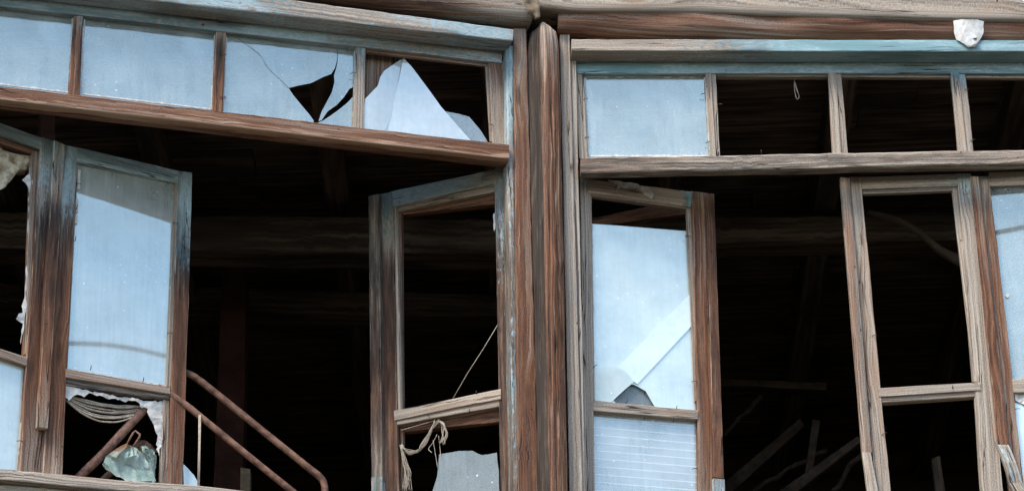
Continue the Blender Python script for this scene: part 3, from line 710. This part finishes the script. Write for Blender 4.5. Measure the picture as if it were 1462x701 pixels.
# --- sash 6 (cut by the picture edge)
w6 = thing('casement_sash', 'brown edged sash with a deep blue pane, next to the empty grey sash', 'window', S6.at(1480, 780))
board('stile', ((1396, 252), (1413, 252)), ((1452, 800), (1474, 800)), S6, .045, [(0, (.5, .0, .1)), (.08, (.1, .5, .3)), (.3, (.02, .75, .2)), (.7, (.02, .6, .1)), (1, (.03, .8, .1))], w6, wob=.005)
board('cover_batten', ((1385, 252), (1397, 252)), ((1425, 634), (1441, 634)), S6.off(.018), .026, [(0, (.35, .2, .2)), (.12, (.03, .8, .3)), (.6, (.0, .9, .35)), (1, (0, .8, .2))], w6)
board('batten_end', ((1424, 634.5), (1440, 634.5)), ((1442, 690), (1460, 690)), S6.off(.022), .026, (.45, .0, .1), w6, bow=-.012, wob=.003)
board('batten_end', ((1441, 689), (1460, 689)), ((1480, 760), (1498, 756)), S6.off(.023), .022, (.4, .0, .1), w6)
board('top_rail', ((1412, 246), (1412, 266)), ((1640, 238), (1640, 258)), S6.off(-.002), .04, (.4, .0, .12), w6)
board('stile', ((1615, 246), (1640, 246)), ((1650, 800), (1675, 800)), S6, .045, (.1, .5, .2), w6)
board('middle_rail', ((1445, 541), (1447, 560)), ((1640, 534), (1640, 553)), S6.off(.003), .04, (.0, .1, .05), w6)
board('bottom_rail', ((1450, 778), (1450, 800)), ((1660, 772), (1660, 794)), S6.off(.003), .04, (.1, .1, .1), w6)
sheet('glass_pane', [(1413, 266), (1620, 258), (1640, 536), (1446, 543)], S6.off(-.02), .003, 'dusty_glass', w6)
sheet('glass_pane', [(1447, 562), (1640, 552), (1650, 790), (1458, 790)], S6.off(-.02), .003, 'milky_glass', w6)
nail(1453, 583, S6, w6, 0, .018)
tag(sheet('paper_strip', jag([(1447, 560), (1466, 559), (1466, 580), (1458, 575), (1450, 572)], .8, 4), S6.off(-.012), .003, 'paper', None, lambda x, y: .003*math.sin(x*.4)),
    'scrap of whitish paper under the middle rail of the deep blue sash', 'paper')
sheet('sticker', [(1438+2.6*math.cos(k*.524), 422+2.9*math.sin(k*.524)) for k in range(12)], S6.off(-.016), .002, 'paper', w6)

# ================================================================== SILL, WALLS BELOW
tag(board('window_sill', ((-150, 656), (-150, 672)), ((720, 730), (720, 748)), FL.off(.13), .36, [(0, (.0, .0, .15)), (.3, (.03, .0, .05)), (.36, (.3, .0, .0)), (1, (.1, .05, .05))], bev=.006, wob=.005),
    'rough grey sill plank flecked with white, under the half open sash and the pipes', 'sill')
tag(board('wall_plank', ((-150, 676), (-150, 800)), ((720, 752), (720, 876)), FL.off(.10), .12, (.0, .18, .0), bev=.01, wob=.004),
    'light tan plank just below the rough grey sill', 'plank')
tag(board('window_sill', ((790, 800), (790, 820)), ((1660, 790), (1660, 810)), FR.off(.10), .3, (.1, .0, .1)), 'grey sill below the milky glazed sash and the empty grey sash', 'sill')
tag(sheet('glass_scrap', jag([(262, 662), (268, 668), (277, 678), (284, 690), (284, 700), (262, 700)], .7, 6), S2.off(-.03), .003, 'milky_glass'),
    'small bright glass scrap on the sill against the half open sash', 'glass')

# ================================================================== EAVE LOGS
def eave(name, top, bot, plane, thick, tone, ew=.012, sq=.55):
    """a hewn log whose face is uneven: two outlines in pixels (upper and lower edge), belly rounded"""
    n = 60; rings, uvs, tones = [], [], []; sd = rnd.random()*90; uo, vo = rnd.random()*30, rnd.random()*30
    def edge(pts, s):
        x = pts[0][0]+(pts[-1][0]-pts[0][0])*s
        for a, b in zip(pts, pts[1:]):
            if x <= b[0]+1e-6: f = (x-a[0])/(b[0]-a[0]); return (x, a[1]+(b[1]-a[1])*f)
        return pts[-1]
    for i in range(n+1):
        s = i/n; A = plane.at(*edge(top, s)); B = plane.at(*edge(bot, s)); h = (A-B); H = h.length; hz = h.normalized()
        c = (A+B)/2; nk = 28; ring = []
        for k in range(nk):
            a = 2*math.pi*k/nk
            ca, sa = math.cos(a), math.sin(a)
            pw = lambda q: math.copysign(abs(q)**sq, q)
            y = pw(sa)*H/2; d = pw(ca)*thick/2
            q = Vector((sd+ca*1.2, sa*1.2, s*7)); e = noise.noise(q)*ew + noise.noise(q*4)*ew*.3
            ring.append(c + hz*(y+e*sa) + plane.n*(d-thick/2+e*ca))
        rings.append(ring); tones.append(tone_at(tone, s)); L = 2.3
        uvs.append((uo+s*L, [vo+k*(2*H+2*thick)/nk for k in range(nk+1)]))
    return link(name, loft(rings, uvs, tones), 'weathered_wood', None, True)
tag(eave('eave_log', [(-150, -150), (300, -95), (764, -30)], [(-150, -75), (444, -8), (560, 8), (700, 20), (762, 27)], FL.off(.125), .22,
    [(0, (0, .9, .55)), (.65, (0, .9, .5)), (.85, (0, .7, .4)), (1, (.05, .0, .15))]), 'dark brown log along the eave, ending above the log post', 'log')
tag(eave('eave_log', [(758, -60), (1100, -55), (1640, -50)], [(758, 10), (820, 16), (1000, 16), (1120, 20), (1300, 26), (1640, 32)], FR.off(.125), .14,
    [(0, (0, .3, .15)), (.2, (0, .15, .1)), (.5, (0, .0, .0)), (1, (0, .0, .0))], .005, .22), 'bleached grey timber along the eave right of the log post', 'log')
tag(eave('eave_log', [(797, -6), (1100, -2), (1640, 6)], [(797, 37), (880, 42), (1000, 45), (1120, 50), (1300, 52), (1640, 56)], FR.off(.104), .16,
    [(0, (0, .7, .3)), (.3, (0, .6, .12)), (.5, (0, .95, .02)), (.75, (0, .7, .08)), (1, (0, .85, .1))]), 'reddish split log tucked under the bleached grey eave timber', 'log')  # brown varies along the log; darker left end paints shadow under the timber above
tag(foam_lump('bark_scrap', jag([(748, -8), (764, -6), (772, 14), (770, 24), (764, 26), (760, 18), (752, 12)], 1, 6), FR.off(.14), .02, None, 7, 'pale_timber', 30),
    'pale splinter of bark at the joint of the eave logs above the log post', 'bark')
ps = tag(sheet('paper_scrap', jag([(1361, 30), (1405, 31), (1404, 48), (1398, 58), (1392, 66), (1383, 67), (1376, 62), (1366, 56), (1362, 44)], .8, 5), FR.off(.118), .003, 'white_paper', None, lambda x, y: .012*math.sin((x-1361)*.07)-.0004*(y-30)),
    'white paper scrap hanging from the reddish split eave log', 'paper')
sheet('torn_patch', jag([(1375, 57), (1381, 50), (1388, 45), (1396, 54), (1394, 62), (1386, 66), (1379, 65)], .8, 4), FR.off(.135), .002, 'putty', ps)
sheet('hole_patch', [(1388, 55), (1396, 54), (1393, 57)], FR.off(.1385), .001, 'nail_iron', ps)  # dark chip laid on the paper to paint the shade of a hole
bmy = bmesh.new()
for q in (((1134, 112), (1136, 126), (1141, 138), (1138, 143)), ((1134, 112), (1134, 128), (1137, 142)), ((1133, 112), (1139, 130), (1142, 141))): strand(q, FR.off(-.03), .0016, .5)
bmesh.ops.recalc_face_normals(bmy, faces=bmy.faces[:])
tag(link('thread_loop', bmy, 'cord', None, True), 'frayed thread loop dangling in the first empty pane beside the whole pane', 'thread')

# ================================================================== INSIDE
ZC = FR.at(1100, 60).z + .05
ZF = FL.at(400, 760).z - .35
def slab(name, quad, z0, z1, mat, horizontal_u='x', parent=None):
    bm = bmesh.new(); uvl = bm.loops.layers.uv.new('UVMap')
    lo = [bm.verts.new((x, y, z0)) for x, y in quad]; hi = [bm.verts.new((x, y, z1)) for x, y in quad]
    bm.faces.new(lo[::-1]); bm.faces.new(hi); n = len(quad)
    for i in range(n): bm.faces.new((lo[i], lo[(i+1) % n], hi[(i+1) % n], hi[i]))
    for f in bm.faces:
        for lp in f.loops:
            c = lp.vert.co
            lp[uvl].uv = (c.x, c.y+c.z) if horizontal_u == 'x' else ((c.y, c.x+c.z) if horizontal_u == 'y' else (c.z, c.x+c.y))
    bmesh.ops.recalc_face_normals(bm, faces=bm.faces[:])
    return link(name, bm, mat, parent)
def fy(x):      # facade line
    pl_ = FL if x < CORNER.x else FR
    return CORNER.y + (x-CORNER.x)*math.tan(math.radians(pl_.yaw))
XL, XR, YB = -2.75, 2.75, 4.3
# ceiling: uneven boards laid along the house
bmc = bmesh.new(); uvl = bmc.loops.layers.uv.new('UVMap')
y = -.9
while y < YB+.1:
    w = rnd.uniform(.13, .22); z = ZC + rnd.uniform(0, .03)
    xs = [XL]
    while xs[-1] < XR: xs.append(min(XR, xs[-1]+rnd.uniform(1.2, 2.6)))
    for xa, xb in zip(xs, xs[1:]):
        segs = 10; prev = None; z2 = z + rnd.uniform(-.008, .012); uo = rnd.random()*20
        for i in range(segs):
            x1, x2 = xa+(xb-xa)*i/segs+.003*(i == 0), xa+(xb-xa)*(i+1)/segs
            ya, yb = y, y+w-.006
            lim = max(fy(x1), fy(x2)) - .0
            if yb < lim: continue
            ya = max(ya, lim)
            vs = [bmc.verts.new(q) for q in ((x1, ya, z2), (x2, ya, z2), (x2, yb, z2), (x1, yb, z2), (x1, ya, z2+.03), (x2, ya, z2+.03), (x2, yb, z2+.03), (x1, yb, z2+.03))]
            for f in ((3, 2, 1, 0), (4, 5, 6, 7), (0, 1, 5, 4), (1, 2, 6, 5), (2, 3, 7, 6), (3, 0, 4, 7)):
                fc = bmc.faces.new([vs[k] for k in f])
                for lp in fc.loops: lp[uvl].uv = (uo+lp.vert.co.x, uo+lp.vert.co.y+lp.vert.co.z)
    y += w
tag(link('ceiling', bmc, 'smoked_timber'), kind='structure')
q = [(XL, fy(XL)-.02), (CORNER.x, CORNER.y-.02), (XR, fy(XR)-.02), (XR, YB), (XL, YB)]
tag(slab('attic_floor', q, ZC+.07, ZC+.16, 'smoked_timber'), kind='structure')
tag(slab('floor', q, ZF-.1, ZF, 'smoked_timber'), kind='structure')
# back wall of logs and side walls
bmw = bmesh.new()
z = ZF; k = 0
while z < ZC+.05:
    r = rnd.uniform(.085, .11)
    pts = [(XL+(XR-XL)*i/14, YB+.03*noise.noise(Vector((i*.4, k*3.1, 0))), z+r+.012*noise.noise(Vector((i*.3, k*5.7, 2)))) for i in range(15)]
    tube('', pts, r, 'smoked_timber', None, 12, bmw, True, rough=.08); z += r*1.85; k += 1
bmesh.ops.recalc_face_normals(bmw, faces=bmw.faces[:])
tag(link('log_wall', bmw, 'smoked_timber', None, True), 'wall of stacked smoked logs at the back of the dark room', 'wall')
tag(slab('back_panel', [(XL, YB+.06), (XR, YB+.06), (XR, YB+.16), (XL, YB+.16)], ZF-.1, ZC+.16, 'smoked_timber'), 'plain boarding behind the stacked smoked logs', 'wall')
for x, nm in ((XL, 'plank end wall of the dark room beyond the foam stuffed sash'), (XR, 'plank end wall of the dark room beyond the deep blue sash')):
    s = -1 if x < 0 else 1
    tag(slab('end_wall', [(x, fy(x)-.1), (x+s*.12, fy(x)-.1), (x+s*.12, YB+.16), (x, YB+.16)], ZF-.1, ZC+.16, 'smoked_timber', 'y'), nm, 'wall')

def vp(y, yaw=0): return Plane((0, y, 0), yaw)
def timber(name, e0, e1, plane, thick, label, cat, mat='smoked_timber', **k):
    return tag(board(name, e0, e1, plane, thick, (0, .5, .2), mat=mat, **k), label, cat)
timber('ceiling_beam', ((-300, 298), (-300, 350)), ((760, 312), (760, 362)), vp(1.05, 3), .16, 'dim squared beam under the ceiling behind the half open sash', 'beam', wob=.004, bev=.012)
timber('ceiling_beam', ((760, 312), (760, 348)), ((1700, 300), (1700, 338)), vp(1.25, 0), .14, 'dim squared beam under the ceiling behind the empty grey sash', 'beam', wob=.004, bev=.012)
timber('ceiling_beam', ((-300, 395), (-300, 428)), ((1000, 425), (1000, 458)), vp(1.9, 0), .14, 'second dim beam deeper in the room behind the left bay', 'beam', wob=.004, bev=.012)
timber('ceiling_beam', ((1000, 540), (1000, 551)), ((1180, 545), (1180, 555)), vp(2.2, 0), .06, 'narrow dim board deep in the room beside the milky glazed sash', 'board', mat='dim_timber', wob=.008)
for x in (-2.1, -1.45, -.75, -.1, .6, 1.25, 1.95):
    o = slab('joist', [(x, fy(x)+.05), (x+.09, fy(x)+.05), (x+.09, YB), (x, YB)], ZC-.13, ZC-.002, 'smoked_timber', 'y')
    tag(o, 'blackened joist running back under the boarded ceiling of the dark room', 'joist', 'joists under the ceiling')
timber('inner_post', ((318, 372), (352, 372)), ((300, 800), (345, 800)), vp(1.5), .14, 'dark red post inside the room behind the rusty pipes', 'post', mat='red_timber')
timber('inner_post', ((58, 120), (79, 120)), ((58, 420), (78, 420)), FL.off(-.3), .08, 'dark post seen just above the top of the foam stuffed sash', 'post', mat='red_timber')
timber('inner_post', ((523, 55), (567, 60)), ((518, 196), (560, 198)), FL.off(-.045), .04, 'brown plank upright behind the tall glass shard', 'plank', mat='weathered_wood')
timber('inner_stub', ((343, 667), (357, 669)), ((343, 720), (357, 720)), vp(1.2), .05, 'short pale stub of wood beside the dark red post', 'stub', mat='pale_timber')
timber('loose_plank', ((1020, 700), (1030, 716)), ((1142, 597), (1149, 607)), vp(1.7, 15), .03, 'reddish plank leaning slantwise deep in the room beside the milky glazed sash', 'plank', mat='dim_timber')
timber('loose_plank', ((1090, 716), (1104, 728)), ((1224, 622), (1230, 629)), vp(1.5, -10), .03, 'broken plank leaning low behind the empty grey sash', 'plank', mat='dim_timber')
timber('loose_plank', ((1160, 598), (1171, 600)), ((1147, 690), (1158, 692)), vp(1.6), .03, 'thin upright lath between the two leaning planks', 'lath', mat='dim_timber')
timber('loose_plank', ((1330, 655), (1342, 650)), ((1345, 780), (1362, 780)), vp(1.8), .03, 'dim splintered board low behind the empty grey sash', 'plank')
for k, (a_, b_, pl_, lb) in enumerate((
        ((1034, 622), (1090, 560), vp(2.1, 10), 'short dim stick crossing high among the leaning planks'),
        ((1052, 712), (1180, 642), vp(1.9, 8), 'long thin stick lying lowest among the leaning planks'),
        ((1188, 700), (1262, 610), vp(1.8, -6), 'thin stick crossing behind the empty grey sash, right of the broken plank'))):
    P0, P1 = pl_.at(*a_), pl_.at(*b_); ax_ = P1-P0
    pts_ = [P0+ax_*(i/9)+Vector((0, .02*noise.noise(Vector((i*.5, k*3, 0))), .03*noise.noise(Vector((i*.45, k*7, 5))))) for i in range(10)]
    tag(tube('loose_stick', pts_, [.012+.004*noise.noise(Vector((i*.7, k, 2))) for i in range(10)], 'dim_timber' if k < 3 else 'smoked_timber', None, 8, rough=.3), lb, 'stick')
pp = vp(1.15)
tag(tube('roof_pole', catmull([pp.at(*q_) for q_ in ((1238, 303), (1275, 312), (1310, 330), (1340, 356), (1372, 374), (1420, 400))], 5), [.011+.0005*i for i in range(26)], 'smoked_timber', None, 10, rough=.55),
    'pale bent pole hanging inside behind the empty grey sash', 'pole')

# pipes and teal sheet behind sash 2
pz = Plane(FL.off(-.32).at(260, 600), 16)
def pipe(label, pts, r, pl_, sub=8):
    return tag(tube('rusty_pipe', catmull([pl_.at(*q_) for q_ in pts], sub), r, 'rusty_iron', None, 14, rough=.03), label, 'pipe')
pipe('rusty pipe bent at both ends, upper of two running beside the half open sash', ((205, 560), (225, 538), (248, 530), (268, 533), (285, 543), (303, 557), (380, 619), (440, 667), (456, 680), (463, 692), (464, 720), (464, 760)), .0128, pz)
pipe('straight rusty pipe, lower one of the two running beside the half open sash', ((225, 552), (264, 577), (300, 606), (360, 655), (416, 700), (470, 745)), .0122, pz.off(.04))
pipe('thick rusty pipe slanting behind the smashed lower pane', ((210, 580), (185, 606), (150, 645), (118, 676), (90, 705)), .0165, pz.off(.03))
pipe('short rusty pipe end poking out beside the teal sheet', ((222, 648), (206, 633), (190, 640), (165, 668), (130, 700)), .012, pz.off(-.03))
def crumple(name, outline, plane, label, ph, bulge=0):
    P = outline; bm = bmesh.new(); uvl = bm.loops.layers.uv.new('UVMap')
    N, Mx = 11, 8
    (a, b, c, d) = P
    g = []
    for i in range(N+1):
        row = []
        for j in range(Mx+1):
            s, t_ = i/N, j/Mx
            x = (a[0]*(1-s)+b[0]*s)*(1-t_)+(d[0]*(1-s)+c[0]*s)*t_; y_ = (a[1]*(1-s)+b[1]*s)*(1-t_)+(d[1]*(1-s)+c[1]*s)*t_
            o = .012*math.sin(s*4.2+ph)+.02*abs(math.sin(t_*2.2+s*2.5+ph)) + .018*noise.noise(Vector((s*3, t_*3, ph))); y_ += bulge*math.sin(math.pi*s)*t_*t_; x -= bulge*.4*math.sin(math.pi*t_)*(1-s)
            row.append(bm.verts.new(plane.off(o+rnd.uniform(-.006, .006)).at(x+1.2*math.sin(t_*9+ph)+rnd.uniform(-1.3, 1.3), y_+rnd.uniform(-1.6, 1.6))))
        g.append(row)
    for i in range(N):
        for j in range(Mx):
            f = bm.faces.new((g[i][j], g[i+1][j], g[i+1][j+1], g[i][j+1]))
            for lp, (s, t_) in zip(f.loops, ((i, j), (i+1, j), (i+1, j+1), (i, j+1))): lp[uvl].uv = (s/N, 1-t_/Mx)
    bmesh.ops.solidify(bm, geom=bm.faces[:], thickness=.003)
    return tag(link(name, bm, 'teal_sheet', None, False), label, 'sheet')
tq = Plane(FL.off(-.22).at(180, 650), 20)
crumple('teal_sheet', [(178, 632), (204, 646), (222, 686), (145, 664)], tq.off(.01), 'crumpled teal sheet with rusty upper edge, slumped on the sill under the thick pipe', .4, 11)
crumple('teal_sheet', [(196, 640), (208, 634), (224, 650), (222, 694)], tq.off(-.05), 'smaller teal flap folded behind the crumpled teal sheet', 2.2)
bmy = bmesh.new()
bk = tq.off(.0)
tube('', [bk.at(*q_) for q_ in ((181, 634), (190, 618), (193, 615), (200, 620), (199, 624), (190, 638))], .004, '', None, 6, bmy)
bmesh.ops.recalc_face_normals(bmy, faces=bmy.faces[:])
tag(link('wire_clip', bmy, 'rusty_iron', None, True), 'small bent wire clip at the top of the crumpled teal sheet', 'clip')
bmy = bmesh.new()
for k in (0, 1, 2): tube('', [pz.off(.05+.002*k).at(*q_) for q_ in ((284+k*1.3, 592), (283.6+k*1.0, 640), (282+k*1.2, 700))], .0018, '', None, 5, bmy)
bmesh.ops.recalc_face_normals(bmy, faces=bmy.faces[:])
tag(link('hanging_cord', bmy, 'cord', None, True), 'pale cord hanging straight down from the lower straight pipe', 'cord')

# ================================================================== OUTSIDE, beyond the frame
def plane_box(name, pl_, x0, x1, z0, z1, o0, o1, mat, label, cat):
    qd = []
    for x, o in ((x0, o0), (x1, o0), (x1, o1), (x0, o1)):
        p = pl_.p + pl_.d*((x-pl_.p.x)/pl_.d.x) + pl_.n*o; qd.append((p.x, p.y))
    return tag(slab(name, qd, z0, z1, mat), label, cat)
zs = FL.at(400, 900).z; zt = FR.at(1100, -20).z + .16
plane_box('outer_wall', FL, XL, CORNER.x, -.05, zs, .06, -.06, 'pale_timber', 'timber wall under the left bay, down to the ground', 'wall')
plane_box('outer_wall', FR, CORNER.x+.003, XR, -.05, FR.at(1100, 815).z, .06, -.06, 'pale_timber', 'timber wall under the right bay, down to the ground', 'wall')
tag(slab('roof', [(XL-.3, fy(XL)-.25), (CORNER.x, CORNER.y-.25), (XR+.3, fy(XR)-.25), (XR+.3, YB+.4), (XL-.3, YB+.4)], zt+.05, zt+.2, 'sheet_roof'), 'flat sheet metal roof above the eave logs', 'roof')
bmg = bmesh.new(); R_ = 1500
bmg.faces.new([bmg.verts.new(q_) for q_ in ((-R_, -R_, 0), (R_, -R_, 0), (R_, R_, 0), (-R_, R_, 0))])
tag(link('ground', bmg, 'earth'), kind='structure')

# overhead cable across the street: it is what the panes mirror as a dark line
def mirror_pt(px, py, pl_, dist):
    p = pl_.at(px, py); r = ray(px, py); r2 = r - 2*r.dot(pl_.n)*pl_.n; return p + r2*dist
ca = [mirror_pt(*q_, S2.off(-.02), 3.2) for q_ in ((100, 490), (145, 491.5), (190, 497.5), (236, 508))]
d0 = (ca[0]-ca[1]).normalized(); d1 = (ca[3]-ca[2]).normalized()
cpts = [ca[0]+d0*9, ca[0]+d0*.2] + catmull(ca, 6) + [ca[3]+d1*.2, ca[3]+d1*9]
tag(tube('overhead_cable', cpts, .011, 'cable_rubber', None, 8), 'black overhead cable in front of the house, mirrored as a dark line in a pane', 'cable')

# ================================================================== LIGHT
SUN_EL, SUN_AZ = 52, -38      # azimuth measured from straight behind the camera towards the right
world = bpy.data.worlds.new('World'); scene.world = world; world.use_nodes = True
nt = world.node_tree; nt.nodes.clear()
sky = nt.nodes.new('ShaderNodeTexSky'); sky.sky_type = 'NISHITA'; sky.sun_disc = False
sky.air_density = 1.0; sky.dust_density = 1.0; sky.ozone_density = 1.0
toSun = Vector((math.sin(math.radians(SUN_AZ))*math.cos(math.radians(SUN_EL)), -math.cos(math.radians(SUN_AZ))*math.cos(math.radians(SUN_EL)), math.sin(math.radians(SUN_EL))))
sky.sun_elevation = math.radians(SUN_EL)
sky.sun_rotation = math.atan2(toSun.x, toSun.y)
bg = nt.nodes.new('ShaderNodeBackground'); bg.inputs['Strength'].default_value = .12
wo = nt.nodes.new('ShaderNodeOutputWorld')
nt.links.new(sky.outputs[0], bg.inputs[0]); nt.links.new(bg.outputs[0], wo.inputs[0])
sl = bpy.data.lights.new('sun', 'SUN'); sl.energy = 1.5; sl.angle = math.radians(22); sl.color = (1, .90, .77)
so = bpy.data.objects.new('sun', sl); C.objects.link(so)
so.rotation_euler = (-toSun).to_track_quat('-Z', 'Y').to_euler(); so.location = toSun*20

vs_ = scene.view_settings
vs_.view_transform = 'Standard'; vs_.look = 'None'; vs_.gamma = 1; vs_.use_curve_mapping = False
vs_.exposure = 1.66
scene.render.engine = 'CYCLES'
scene.cycles.max_bounces = 10; scene.cycles.transparent_max_bounces = 12
scene.cycles.use_denoising = True; scene.cycles.denoiser = 'OPENIMAGEDENOISE'
scene.cycles.denoising_input_passes = 'RGB_ALBEDO_NORMAL'; scene.cycles.denoising_prefilter = 'FAST'
